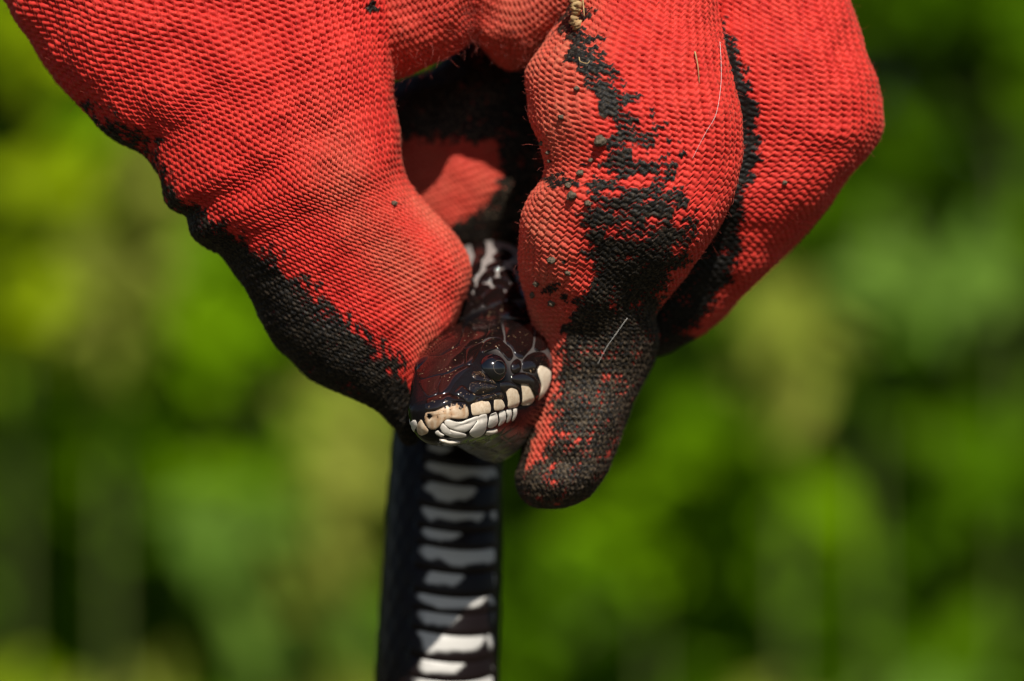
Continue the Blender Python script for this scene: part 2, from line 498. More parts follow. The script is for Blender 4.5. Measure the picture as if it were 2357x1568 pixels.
# ring finger curled behind, its coated side towards the neck ---------
RF = [(800, 240, 800, 600, 40, 10), (900, 203, 900, 590, 39, 10), (950, 184, 960, 580, 38, 10), (1000, 168, 1010, 572, 38, 10), (1040, 134, 1050, 566, 38, 10), (1085, 100, 1100, 560, 38, 10), (1150, 60, 1160, 558, 39, 10), (1220, 60, 1230, 640, 41, 9), (1330, 80, 1340, 720, 42, 9)]
def ring_coat_shade(x, y, s, front):
    m = sstep(-18, 22, (x - 1052) * .62 + (y - 515) * .8)
    m = np.maximum(m, sstep(1130, 1175, x))
    m = np.maximum(m, 1.1 * (1 - sstep(300, 345, y)))  # upper part blackened to paint in the shade of the hollow
    return np.where(front, m, 1.0)
ring = loft('ring_finger', RF, cap0=6, cap1=8, coat=ring_coat_shade, dirt=lambda x, y, s: .45 + 0 * x, dustf=lambda x, y: .8 + 0 * x, parent=glove, seed=5, du=.00023, dv=.0002, amp=.0003)

# back of the hand above, and its cuff --------------------------------
HB = [(150, -1500, 1250, -1500, 34, 24), (60, -1200, 1420, -1200, 32, 25), (-60, -900, 1650, -900, 30, 25), (-120, -600, 1850, -600, 29, 23), (-60, -400, 1900, -400, 29, 20), (100, -240, 1900, -200, 30, 16), (760, -90, 1880, -60, 32, 12)]
hand = loft('hand_back', HB, cap0=2, cap1=3, dirt=lambda x, y, s: .1 + 0 * x, parent=glove, seed=6, du=.0013, dv=.0009, coat=lambda x, y, s, fr: np.where(fr, 1.0 * sstep(-200, 0, y) , 0.0))
CF = [(170, -2350, 1180, -2350, 38, 25), (150, -2000, 1200, -2000, 36, 24), (180, -1700, 1210, -1700, 35, 23), (160, -1490, 1240, -1490, 34, 24.5)]
cuff = loft('cuff', CF, cap0=1, cap1=1, parent=glove, seed=7, du=.0013, dv=.0009)

# loose fibres standing off the knit ----------------------------------
def fibres():
    V, Fc = [], []
    for P, N, cm, tx, ty, nm in FIB:
        if nm in ('hand_back', 'cuff', 'ring_finger'): continue
        ok = (cm < .5) & (tx > -50) & (tx < 2100) & (ty > -60) & (ty < 1250)
        rim = np.abs(N[:, 1]) < .45
        w = np.where(rim, 3.0, .8)
        if nm == 'thumb_web': w = w * 4 * np.where(tx > 1060, 2.0, 1)
        w = np.where(ok, w, 0); w /= w.sum()
        n = {'thumb': 700, 'index_finger': 700, 'middle_finger': 240, 'thumb_web': 1300}[nm]
        for i in RNG.choice(len(P), n, p=w):
            ln = RNG.uniform(.5, 1.5) * 1e-3 * (2.0 if nm == 'thumb_web' or RNG.random() < .07 else 1)
            p = P[i].copy() - N[i] * 5e-5
            d = N[i] * .6 + RNG.normal(size=3) * .6; d /= np.linalg.norm(d)
            cur = RNG.normal(size=3) * .9
            pts = [p]
            for k in range(6):
                p = p + d * ln / 6; pts.append(p)
                d = d + cur * .30 + RNG.normal(size=3) * .15; d /= np.linalg.norm(d)
            b = len(V)
            e1 = np.cross(d, [0.3, .5, .8]); e1 /= np.linalg.norm(e1); e2 = np.cross(d, e1)
            for k, q in enumerate(pts):
                r = 2.3e-5 * (1 - .5 * k / 6)
                for a in (0, 2.094, 4.189):
                    V.append(q + r * (e1 * math.cos(a) + e2 * math.sin(a)))
            for k in range(6):
                for a in range(3):
                    a2 = (a + 1) % 3
                    Fc.append((b + 3 * k + a, b + 3 * k + a2, b + 3 * k + 3 + a2, b + 3 * k + 3 + a))
    o = mesh_np('fuzz', np.array(V), np.array(Fc), M_FUZZ, glove)
    o['kind'] = 'stuff'
fibres()

# ------------------------------------------------------------------ snake
hf = np.array([-.3473, -.9005, -.2617]); hf /= np.linalg.norm(hf)
hl = np.array([.9309, -.3648, .020]); hl -= hf * hl.dot(hf); hl /= np.linalg.norm(hl)
hu = np.cross(hf, hl)
SN = W(986.6, 958.8, -.010)                              # tip of the snout
# distance behind the snout, half width, top, bottom (mm), exponent of the lower half
HS = np.array([(0.00, .3, .2, .2, 2.0), (.25, 1.9, 1.2, 2.2, 2.2), (.8, 3.0, 1.8, 3.6, 2.3), (2, 4.1, 2.5, 5.0, 2.4), (4.5, 5.2, 3.6, 6.1, 2.4), (8, 6.4, 5.3, 6.9, 2.3), (11, 7.2, 6.5, 7.7, 2.2), (15, 8.5, 7.5, 9.2, 2.0),
               (19, 10.1, 7.8, 12.0, 1.75), (23, 11.1, 7.9, 14.5, 1.6), (27, 10.6, 7.6, 14.5, 1.6), (31, 9.0, 7.2, 11.0, 1.8)])
st_d = np.concatenate([np.linspace(0, 1, 14), np.linspace(1.15, 31, 120)])
hs = np.stack([np.interp(st_d, HS[:, 0], HS[:, i]) for i in range(1, 5)], -1)
ker = np.array([.05, .1, .2, .3, .2, .1, .05])
for i in range(4):
    pad = np.concatenate([np.repeat(hs[14, i], 3), hs[14:, i], np.repeat(hs[-1, i], 3)])
    hs[14:, i] = np.convolve(pad, ker, 'valid') * np.minimum(1, 1)
cen = [SN - hf * d * 1e-3 for d in st_d]
axl = [hl] * len(st_d); axu = [hu] * len(st_d)
# the neck runs back between the fingers, turns over and the body hangs down behind
path = [cen[-1], W(1150, 755, .0225), W(1132, 664, .0300), W(1092, 690, .0390), W(1054, 800, .0440), W(1036, 960, .0440), W(1024, 1150, .0420), W(1013, 1400, .0400), W(1006, 1650, .0390), W(1020, 2300, .040), W(1120, 3400, .05),
        W(1150, 5000, .06), W(1000, 7000, .04), W(1050, 9200, .05)]
pp = catmull(np.array(path), 900)
sg = np.concatenate([[0], np.cumsum(np.linalg.norm(np.diff(pp, axis=0), axis=1))])
ns_b = 560
sv = np.concatenate([np.linspace(.0006, .13, 260), np.linspace(.1305, sg[-1], ns_b - 260)])
pb = np.stack([np.interp(sv, sg, pp[:, i]) for i in range(3)], -1)
tan = np.gradient(pb, axis=0); tan /= np.linalg.norm(tan, axis=1, keepdims=True)
Lx = hl.copy()
for i in range(ns_b):
    t = tan[i]
    Lx = Lx - t * Lx.dot(t); Lx /= np.linalg.norm(Lx)
    up = np.cross(-t, Lx)
    axl.append(Lx.copy()); axu.append(up); cen.append(pb[i])
wid = np.interp(sv, [0, .010, .03, .05, .10, .2, .45, sg[-1] - .15, sg[-1]], [8.8, 8.0, 7.8, 9.1, 10.2, 10.8, 11, 7, .6])
bs = np.stack([wid, wid * np.interp(sv, [0, .05], [.9, 1.0]), wid * np.interp(sv, [0, .05], [1.06, .98]), np.full(ns_b, 2.05)], -1)
secs = np.vstack([hs, bs]); cen = np.array(cen); axl = np.array(axl); axu = np.array(axu)
NH = len(st_d); NT = len(cen)
# twist the hanging body so that its belly turns a little to the right of the camera
iv = NH + int(np.searchsorted(sv, .075))
bel = -axu[iv]; want = math.radians(20)
cur_a = math.atan2(bel[0], -bel[1])
tw = want - cur_a
for i in range(NH, NT):
    a = tw * sstep(.0, .05, np.array(sv[i - NH]))
    t = tan[i - NH]
    # rotate about the tangent
    def rot(v, a=a, t=t): return v * math.cos(a) + np.cross(t, v) * math.sin(a) + t * t.dot(v) * (1 - math.cos(a))
    # sign of the turn about a tangent that points down
    axl[i] = rot(axl[i]) if tan[iv - NH][2] > 0 else rot(axl[i], -a)
    axu[i] = rot(axu[i]) if tan[iv - NH][2] > 0 else rot(axu[i], -a)
NPH = 136
def section(i, ph):
    w, tp, bt, ne = secs[i]
    c, s = np.cos(ph), np.sin(ph)
    e = np.where(s >= 0, 2 / 2.35 if i < NH else 2 / 2.05, 2 / ne)
    x = w * np.sign(c) * np.abs(c) ** e
    z = np.where(s >= 0, tp, bt) * np.sign(s) * np.abs(s) ** e
    if i < NH:
        dd = st_d[i]
        # mouth seam and slightly narrower lower jaw, brow above the eye
        zm = np.interp(dd, [0, 5, 10, 16, 22, 26], [-2.0, -2.2, -2.8, -3.1, -3.2, -3.0])
        jaw = 1 - np.interp(dd, [0, 1, 14, 24], [0.0, .0, .015, .02]) * sstep(zm + .1, zm - .35, z)
        seam = .045 * np.exp(-((z - zm) / .22) ** 2) * np.interp(dd, [0, 2, 20, 25], [0, 1, 1, 0])
        x = x * (jaw - seam)
        brow = .12 * math.exp(-((dd - 10.5) / 3.2) ** 2)
        x = x + np.sign(c) * brow * np.exp(-((z - 5.0) / 1.3) ** 2)
        lor = .55 * math.exp(-((dd - 6.5) / 2.2) ** 2)
        x = x - np.sign(c) * lor * np.exp(-((z - 1.2) / 1.5) ** 2)
    return cen[i] + (x[:, None] * axl[i] + z[:, None] * axu[i]) * 1e-3
PH = np.linspace(0, 2 * np.pi, NPH, endpoint=False)
SP = np.array([section(i, PH) for i in range(NT)])
f = grid_faces(NT, NPH, True)
dd_all = np.concatenate([st_d, 31 + sv * 1000])
sinp = np.sin(PH)
cosp = np.cos(PH)
grey = np.outer(sstep(35, 39, dd_all) * (1 - sstep(62, 76, dd_all)), np.ones(NPH)) * .85
grey = np.maximum(grey, np.outer(sstep(13, 16, dd_all) * (1 - sstep(30, 33, dd_all)), sstep(.15, .4, cosp) * sstep(.0, .25, sinp)) * .26)
throat = np.outer(sstep(1.0, 3, dd_all) * (1 - sstep(40, 55, dd_all)), sstep(-.62, -.80, sinp))
snake = mesh_np('snake', SP, f, M_SKIN, None, True, {'grey': grey, 'throat': throat})
face_out(snake)
tag(snake, 'glossy black snake with cream banded lips held behind the head by gloved fingers', 'snake')
snake.location = (0, 0, 0)
bm_v = [Vector(v) for v in SP.reshape(-1, 3)]
BVH = BVHTree.FromPolygons(bm_v, [tuple(int(a) for a in q) for q in f[:(NH + 200) * NPH]])
CAMP = Vector((0, -D, 0))

def ray(px, py):
    """point and normal of the snake's skin seen at source-photo coordinates"""
    q = Vector(W(px * .8, py * .8, 0.0).tolist())
    d = (q - CAMP).normalized()
    loc, nor, idx, dist = BVH.ray_cast(CAMP, d)
    if loc is None:
        # just past the edge: nearest skin to the line of sight
        best = None
        for t in np.linspace(D - .015, D + .045, 25):
            r = BVH.find_nearest(CAMP + d * t)
            if r[0] is not None and (best is None or r[3] < best[3]): best = r
        if best is None or best[3] > .0022: return None
        loc, nor = best[0], best[1]
    if nor.dot(d) > 0: nor = -nor
    return np.array(loc), np.array(nor)

CROPS = {'A': (1150, 980, 6.272), 'B': (1350, 980, 6.272), 'C': (1150, 1120, 6.272), 'D': (1350, 1120, 6.272), 'E': (1170, 860, 6.272), 'F': (1370, 850, 6.272), 'G': (1300, 660, 6.03)}
RINGS = [(1.02, -.10), (1.0, .02), (.965, .11), (.90, .17), (.78, .215), (.6, .25), (.4, .27), (.2, .28), (.0, .28)]

def resample(poly, n=30):
    p = np.array(poly, float)
    # round the corners a little, then walk the outline evenly
    for c_ in (.14, .25):
        q = np.roll(p, -1, 0)
        p = np.stack([(1 - c_) * p + c_ * q, c_ * p + (1 - c_) * q], 1).reshape(-1, p.shape[1])
    q = np.vstack([p, p[:1]])
    sgm = np.concatenate([[0], np.cumsum(np.linalg.norm(np.diff(q, axis=0), axis=1))])
    t = np.linspace(0, sgm[-1], n, endpoint=False)
    return np.stack([np.interp(t, sgm, q[:, i]) for i in range(q.shape[1])], -1)

def build_patch(name, P3, N3, thick, attrs, n):
    nr = len(RINGS)
    V = [];  A = {k: [] for k in attrs}
    for r in range(nr):
        for j in range(n if r < nr - 1 else 1):
            V.append(P3[r][j] + N3[r][j] * RINGS[r][1] * 1e-3 * thick)
            for k in attrs: A[k].append(attrs[k][r][j])
    F = []
    for r in range(nr - 2):
        for j in range(n):
            j2 = (j + 1) % n
            F.append((r * n + j, r * n + j2, (r + 1) * n + j2, (r + 1) * n + j))
    c = (nr - 1) * n
    for j in range(n):
        F.append(((nr - 2) * n + j, (nr - 2) * n + (j + 1) % n, c))
    o = mesh_np(name, V, F, M_SCALE, snake, True, A)
    return face_out(o, direction=np.vstack(N3).mean(0))

PATCHES = []
def scale_patch(name, crop, poly, pale=0.0, white=0.0, tan_=0.0, thick=1.0, edge=None, n=30, speck=.35, dome=1.0, mirror=False, grow=1.0):
    ox, oy, sc = CROPS[crop]
    p = resample(poly, n) / sc + np.array([ox, oy])
    c = p.mean(0)
    P3, N3, AT = [], [], {'pale': [], 'white': [], 'tan': [], 'speck': []}
    nr = len(RINGS)
    ymin, ymax = p[:, 1].min(), p[:, 1].max()
    for r in range(nr):
        rr = RINGS[r][0] * grow
        pts, nrm, pl, wh, tn = [], [], [], [], []
        for j in range(n if r < nr - 1 else 1):
            q = c + (p[j] - c) * rr
            h = ray(*q)
            if h is None: return None
            pts.append(h[0]); nrm.append(h[1])
            v = pale
            if edge: # (lower, upper): below = pale, above = black, as fraction of the plate's own height
                tpos = (q[1] - ymin) / (ymax - ymin)
                v = pale * float(sstep(edge[0], edge[1], np.array(tpos)))
            if pale > 0 and RINGS[r][0] > .985: v *= .35
            pl.append(v); wh.append(white); tn.append(tan_ * (0.5 + .5 * math.sin(q[0] * .35)))
        P3.append(np.array(pts)); N3.append(np.array(nrm))
        AT['pale'].append(pl); AT['white'].append(wh); AT['tan'].append(tn); AT['speck'].append([speck] * len(pl))
    # even out the normals so that a plate is one smooth dome
    mn = np.vstack(N3).mean(0); mn /= np.linalg.norm(mn)
    N3 = [.5 * a + .5 * mn for a in N3]
    N3 = [a / np.linalg.norm(a, axis=1, keepdims=True) for a in N3]
    sz = np.linalg.norm(P3[0] - P3[-1], axis=1).mean() * 1000
    P3 = [a + b * 1e-3 * dome * .10 * sz * (1 - min(1, RINGS[r][0]) ** 2) for r, (a, b) in enumerate(zip(P3, N3))]
    o = build_patch(name, P3, N3, thick, AT, n)
    if mirror:
        P3m = [a - 2 * ((a - SN) @ hl)[:, None] * hl for a in P3]; N3m = [b - 2 * (b @ hl)[:, None] * hl for b in N3]
        o2 = build_patch(name, [a[::1] for a in P3m], N3m, thick, AT, n)
    return o

pl = dict(name='head_plate', thick=.42, dome=.10, speck=1.0, grow=1.05)
scale_patch(crop='E', poly=[(1380, 240), (1390, 400), (1480, 500), (1470, 640), (1380, 750), (1230, 825), (1080, 890), (965, 835), (1000, 700), (1070, 500), (1150, 430)], **pl)
scale_patch(crop='E', poly=[(860, 450), (940, 400), (1020, 360), (1050, 440), (1000, 620), (920, 830), (870, 865), (680, 950), (640, 1010), (450, 1010), (250, 1085), (240, 980), (330, 840), (560, 650)], **pl)
scale_patch(crop='E', poly=[(240, 1115), (400, 1045), (650, 1035), (760, 955), (960, 855), (1055, 895), (1045, 1190), (860, 1285), (740, 1350), (560, 1370), (410, 1415), (280, 1450), (200, 1400), (190, 1300)], **pl)
scale_patch(crop='E', poly=[(1080, 900), (1240, 840), (1400, 770), (1330, 900), (1260, 1050), (1180, 1180), (1070, 1185)], **pl)
scale_patch(crop='A', poly=[(330, 745), (470, 695), (740, 625), (755, 700), (695, 830), (685, 960), (530, 1020), (460, 960), (390, 850)], **pl)
scale_patch(crop='A', poly=[(770, 625), (880, 605), (1060, 505), (1250, 445), (1280, 480), (1180, 560), (1060, 680), (1000, 740), (900, 920), (715, 970), (715, 850)], **pl)
scale_patch(crop='A', poly=[(500, 1060), (700, 990), (900, 945), (950, 975), (1150, 1070), (1170, 1110), (1050, 1100), (960, 1130), (760, 1230), (640, 1290), (500, 1300), (470, 1180)], name='head_plate', thick=.7, dome=.8, grow=1.05, speck=.8)
scale_patch(crop='A', poly=[(985, 950), (1130, 790), (1250, 900), (1450, 1000), (1530, 1030), (1400, 1080), (1240, 1180), (1160, 1050)], name='head_plate', thick=.7, dome=.6, speck=.9, grow=1.05)
scale_patch(crop='F', poly=[(475, 430), (640, 425), (900, 445), (1025, 580), (1035, 760), (1015, 930), (900, 1055), (820, 1155), (740, 1115), (690, 1055), (645, 930), (535, 860), (535, 700)], name='head_plate', thick=.8, dome=.35, grow=1.03, speck=1.0, mirror=False)
scale_patch(crop='F', poly=[(1075, 600), (1180, 580), (1270, 720), (1300, 960), (1180, 1005), (1060, 1005), (1045, 950), (1072, 780)], name='head_plate', thick=.8, dome=.35, grow=1.03, speck=1.0)
scale_patch(crop='F', poly=[(330, 200), (480, 110), (700, 120), (860, 260), (1000, 450), (880, 430), (640, 410), (460, 400), (400, 330)], name='head_plate', thick=.6, dome=.25, grow=1.06, speck=1.0)
scale_patch(crop='F', poly=[(130, 320), (310, 220), (420, 380), (455, 560), (495, 740), (490, 840), (400, 755), (235, 745), (160, 790), (215, 650), (225, 540), (130, 450)], name='head_plate', thick=.5, dome=.2, grow=1.05, speck=1.0)
scale_patch(crop='F', poly=[(130, 835), (250, 760), (420, 760), (530, 870), (640, 960), (690, 1080), (660, 1160), (590, 1215), (520, 1110), (430, 1010), (330, 940), (230, 950), (120, 1060), (60, 1010)], name='brow_scale', thick=.7, dome=.08, speck=1.25, grow=.97)
scale_patch(crop='B', poly=[(740, 450), (790, 370), (850, 320), (920, 360), (935, 450), (925, 540), (860, 600), (780, 600), (745, 530)], name='cheek_scale', thick=1.3, dome=1.6)
scale_patch(crop='B', poly=[(960, 360), (1050, 260), (1180, 200), (1340, 200), (1440, 330), (1470, 470), (1400, 490), (1290, 420), (1220, 520), (1180, 600), (1050, 570), (960, 560), (950, 450)], name='cheek_scale', thick=.7, dome=.45, speck=.9)
scale_patch(crop='B', poly=[(770, 620), (900, 570), (1050, 580), (1180, 650), (1280, 760), (1300, 880), (1270, 1000), (1195, 1085), (1180, 960), (1110, 870), (1030, 785), (930, 775), (850, 790), (745, 720)], name='cheek_scale', thick=.9, dome=.6)
scale_patch(crop='B', poly=[(560, 745), (720, 735), (860, 800), (915, 880), (880, 900), (780, 845), (680, 890), (640, 960), (560, 860)], name='cheek_scale', thick=.5, dome=.25, speck=1.3)
scale_patch(crop='B', poly=[(0, 770), (150, 725), (420, 785), (520, 835), (400, 920), (180, 980), (0, 1030)], name='cheek_scale', thick=.4, dome=.25, speck=1.4)
scale_patch(crop='B', poly=[(60, 560), (220, 545), (300, 640), (480, 735), (490, 790), (300, 755), (120, 715), (40, 650)], name='cheek_scale', thick=.4, dome=.2, speck=1.5)
scale_patch(crop='B', poly=[(10, 1060), (200, 995), (430, 955), (550, 905), (640, 985), (600, 1085), (530, 1030), (440, 1070), (320, 1085), (160, 1100), (30, 1150)], name='cheek_scale', thick=.6, dome=.3, speck=1.5)
ul = dict(name='upper_lip_scale', pale=1.0, thick=.55, dome=.16, speck=0, grow=1.03)
scale_patch(crop='C', poly=[(460, 430), (720, 350), (1000, 220), (1180, 215), (1235, 380), (1240, 520), (1060, 540), (900, 520), (780, 580), (700, 690), (620, 735), (540, 720), (480, 620), (450, 540)], edge=(-.12, .42), tan_=.8, **ul)
scale_patch(crop='C', poly=[(390, 540), (430, 620), (520, 740), (500, 800), (390, 840), (330, 800), (305, 700), (325, 620)], tan_=.35, **ul)
scale_patch(crop='B', poly=[(30, 1140), (180, 1085), (320, 1075), (370, 1130), (392, 1220), (375, 1310), (200, 1340), (60, 1355), (40, 1260)], edge=(-.1, .25), mirror=True, **ul)
scale_patch(crop='B', poly=[(445, 1060), (540, 1025), (615, 1100), (645, 1190), (610, 1245), (445, 1275)], edge=(-.1, .25), mirror=True, **ul)
scale_patch(crop='B', poly=[(675, 880), (780, 835), (860, 890), (902, 1000), (907, 1110), (870, 1205), (690, 1225), (702, 1100), (672, 960)], edge=(-.15, .2), mirror=True, **ul)
scale_patch(crop='B', poly=[(930, 780), (1030, 780), (1110, 865), (1168, 960), (1178, 1070), (1100, 1155), (940, 1180), (962, 1060), (955, 920)], edge=(-.3, .1), mirror=True, **ul)
scale_patch(crop='B', poly=[(1225, 540), (1290, 430), (1400, 500), (1475, 560), (1475, 680), (1435, 830), (1330, 1010), (1230, 1085), (1290, 940), (1305, 800), (1265, 680)], edge=(-.2, .12), white=.2, **ul)
ll = dict(name='lower_lip_scale', pale=1.0, white=.85, thick=.5, dome=.24, speck=0, grow=1.06)
scale_patch(crop='C', poly=[(820, 560), (900, 550), (1000, 590), (1100, 600), (1230, 545), (1400, 485), (1405, 530), (1350, 620), (1260, 720), (1180, 775), (1060, 755), (900, 695), (830, 650)], mirror=True, **ll)
scale_patch(crop='C', poly=[(735, 695), (790, 605), (815, 665), (860, 715), (1000, 760), (1190, 805), (1195, 860), (1000, 880), (840, 825), (765, 765)], **ll)
scale_patch(crop='C', poly=[(640, 775), (695, 740), (730, 785), (815, 830), (740, 860), (650, 810)], **ll)
scale_patch(crop='D', poly=[(150, 505), (240, 455), (308, 445), (322, 550), (305, 690), (265, 795), (200, 845), (110, 875), (20, 825), (5, 760), (65, 700), (145, 590)], mirror=True, **ll)
scale_patch(crop='D', poly=[(372, 465), (480, 412), (508, 480), (518, 590), (478, 655), (400, 695), (330, 690), (353, 580)], mirror=True, **ll)
scale_patch(crop='D', poly=[(535, 412), (640, 382), (658, 450), (656, 550), (618, 608), (515, 675), (545, 590)], mirror=True, **ll)
scale_patch(crop='D', poly=[(665, 375), (750, 352), (768, 450), (735, 560), (665, 615), (685, 500)], mirror=True, **ll)
scale_patch(crop='D', poly=[(792, 352), (860, 352), (858, 450), (820, 535), (765, 588), (790, 470)], mirror=True, **ll)
scale_patch(crop='D', poly=[(310, 745), (430, 725), (500, 715), (518, 755), (400, 800), (275, 830)], name='chin_scale', pale=1, white=.6, thick=1.1, speck=0)
scale_patch(crop='C', poly=[(700, 885), (900, 920), (1100, 930), (1090, 970), (880, 980), (720, 930)], name='chin_scale', pale=1, white=.6, thick=1.1, speck=0)
for poly in ([(1000, 110), (1130, 110), (1200, 200), (1080, 290), (1010, 330), (970, 200)], [(1200, 60), (1370, 0), (1400, 100), (1250, 190), (1200, 170)], [(930, 130), (985, 120), (995, 320), (900, 340), (890, 250)], [(1400, -60), (1560, -60), (1568, 110), (1420, 130)]):
    scale_patch(crop='E', poly=poly, name='neck_scale', thick=.6, dome=.4, speck=.4, grow=1.22, n=22)
nk = dict(name='neck_scale', thick=.6, dome=.45, speck=.3, n=22, grow=1.42)
for poly in ([(330, 200), (450, 170), (560, 230), (560, 400), (500, 480), (420, 450), (380, 330)], [(740, 470), (880, 350), (980, 400), (1040, 470), (970, 520), (800, 530)],
             [(620, 640), (760, 560), (850, 560), (860, 660), (720, 680), (640, 690)], [(400, 500), (490, 560), (480, 680), (420, 780), (350, 830), (330, 740)],
             [(500, 850), (580, 750), (700, 720), (730, 800), (660, 870), (540, 910), (480, 930)], [(870, 730), (1000, 710), (1090, 790), (1090, 880), (1000, 900), (900, 850), (860, 800)],
             [(1050, 640), (1150, 640), (1220, 720), (1210, 800), (1130, 740)], [(730, 900), (800, 860), (950, 900), (990, 980), (970, 1060), (860, 1000), (760, 980)],
             [(200, 970), (300, 900), (370, 930), (370, 1030), (310, 1080), (190, 1110)], [(420, 1050), (490, 970), (620, 990), (640, 1050), (540, 1130), (420, 1170)],
             [(190, 1150), (300, 1090), (360, 1180), (370, 1240), (250, 1300), (180, 1280)], [(600, 1150), (720, 1050), (840, 1060), (890, 1170), (860, 1260), (700, 1290), (580, 1280)],
             [(1060, 960), (1180, 950), (1220, 1060), (1220, 1180), (1080, 1190), (960, 1220), (930, 1160), (990, 1070)], [(400, 1230), (520, 1180), (540, 1250), (460, 1310), (380, 1330)],
             [(120, 1330), (250, 1310), (350, 1330), (330, 1400), (200, 1440), (90, 1450)]):
    scale_patch(crop='G', poly=poly, **nk)

# eyes
def eye_mat():
    m = MT('snake_eye')
    tc = m.obj()
    sp = m.n('ShaderNodeSeparateXYZ'); m.lk(tc, sp.inputs[0])
    r = m.n('ShaderNodeVectorMath', operation='LENGTH')
    cx = m.n('ShaderNodeCombineXYZ'); m.lk(sp.outputs[0], cx.inputs[0]); m.lk(sp.outputs[1], cx.inputs[1]); m.lk(cx.outputs[0], r.inputs[0])
    ring = m.mul(m.ramp(r.outputs['Value'], .00098, .00104), m.ramp(r.outputs['Value'], .00106, .00112, 1, 0))
    col = m.mix(ring, (0.004, 0.004, 0.006), (0.07, 0.055, 0.045))
    m.set(Base_Color=col, Roughness=.06, Specular_IOR_Level=.6, Coat_Weight=1.0, Coat_Roughness=.10)
    return m.m
M_EYE = eye_mat()
hit = ray(1350 + 445 / 6.272, 980 + 495 / 6.272)
def make_eye(c, nrm):
    me_v, me_f = [], []
    r, nu_, nv_ = .00225, 48, 24
    for i in range(nv_ + 1):
        a = math.pi * i / nv_
        for j in range(nu_):
            b = 2 * math.pi * j / nu_
            me_v.append((r * math.sin(a) * math.cos(b), r * math.sin(a) * math.sin(b), r * .93 * math.cos(a)))
    o = face_out(mesh_np('eye', me_v, grid_faces(nv_ + 1, nu_, True), M_EYE, snake))
    o.location = Vector(c); o.rotation_euler = Vector(nrm).to_track_quat('Z', 'Y').to_euler()
en = hl * .75 - hu * -.25 + hf * .45; en /= np.linalg.norm(en)
ec = hit[0] - hit[1] * .00035
make_eye(ec, en)
mir = lambda v, o=True: v - 2 * ((v - SN) @ hl if o else v @ hl) * hl
make_eye(mir(ec) + hl * .0017, mir(en, False))

# belly plates on the hanging body
def body_pt(sd, ph, lift=0.0):
    i = NH + np.interp(sd, sv, np.arange(ns_b)); i0 = int(i); fr = i - i0
    a = section(min(i0, NT - 1), ph) * (1 - fr) + section(min(i0 + 1, NT - 1), ph) * fr
    c = cen[i0] * (1 - fr) + cen[min(i0 + 1, NT - 1)] * fr
    n = a - c; n /= np.linalg.norm(n, axis=1, keepdims=True)
    return a + n * lift
pitch = .0033
nb_ = 13
sd = .036
bi = 0
while sd < .125:
    na, nl = 26, 7
    ph = np.radians(np.linspace(270 - 44, 270 + 44, na))
    V, AP = [], []
    for k in range(nl):
        t = k / (nl - 1)
        lift = 1e-3 * (.08 + .42 * t * (1 - .0 * t))
        if k == 0: lift = -.1e-3
        if k == nl - 1: lift = .05e-3
        bow = .0011 * np.cos(np.linspace(-1.3, 1.3, na))
        row = np.array([body_pt(sd + pitch * (t * 1.1) + b, np.array([p]), lift)[0] for b, p in zip(bow, ph)])
        V.append(row)
        u = np.linspace(0, 1, na)
        left = (.74, .36, .84, .50, .70, .30, .80, .44)[bi % 8] + .10 * math.sin(bi * 2.1)
        blk = sstep(left, left + .10, u + .25 * (t - .5)) * (1 - sstep(.84, .93, u - .1 * (bi % 2)))
        ex_ = fbm(np.stack([u * 3 + bi * 7.3, np.full(na, t * .8), np.full(na, bi * 1.7)], -1), 1.6, 3, 4)
        a = (1 - blk) * (1 - sstep(.36, .80, t + .8 * (ex_ - .5))) * sstep(.0, .16, u + .3 * (ex_ - .5)) * sstep(.0, .12, t)
        if sd < .052: a = a * .55  # hand's shade put into the colour of the upper plates
        AP.append(np.clip(a, 0, 1))
    o = mesh_np('belly_plate', np.array(V), grid_faces(nl, na, False), M_BELLY, snake, True,
                {'pale': np.array(AP), 'white': np.full(na * nl, .95), 'tan': np.zeros(na * nl), 'speck': np.zeros(na * nl)})
    face_out(o, ref=cen[NH + int(np.searchsorted(sv, sd))])
    sd += pitch; bi += 1; pitch = .0034 * (1 + .20 * math.sin(bi * 1.9 + .5))

# rows of small black scales over the back and flanks of the hanging body
bv, bf = [], []
sd, k = .030, 0
while sd < .30:
    hw = math.radians(9.2)
    for q in range(15):
        c0 = math.radians(270 + 44) + (q + (.5 if k % 2 else 0)) * math.radians(272 / 15)
        pts = [body_pt(sd + a * .0030, np.array([c0 + b * hw]), l)[0] for a, b, l in ((-1, 0, -5e-5), (0, 1, 5e-5), (1, 0, 3.2e-4), (0, -1, 5e-5), (.15, 0, 3.6e-4), (.75, .45, 1.8e-4), (.75, -.45, 1.8e-4))]
        n0 = len(bv); bv += pts
        bf += [(n0, n0 + 1, n0 + 4), (n0 + 1, n0 + 5, n0 + 4), (n0 + 5, n0 + 2, n0 + 4), (n0 + 2, n0 + 6, n0 + 4), (n0 + 6, n0 + 3, n0 + 4), (n0 + 3, n0, n0 + 4)]
    sd += .0026; k += 1
zz = np.zeros(len(bv))
bo = mesh_np('back_scales', np.array(bv), np.array(bf), scale_material('back_scale', .18, .3), snake, True, {'pale': zz, 'white': zz, 'tan': zz, 'speck': zz})
bo['kind'] = 'stuff'; face_out(bo)
bpy.context.view_layer.update()

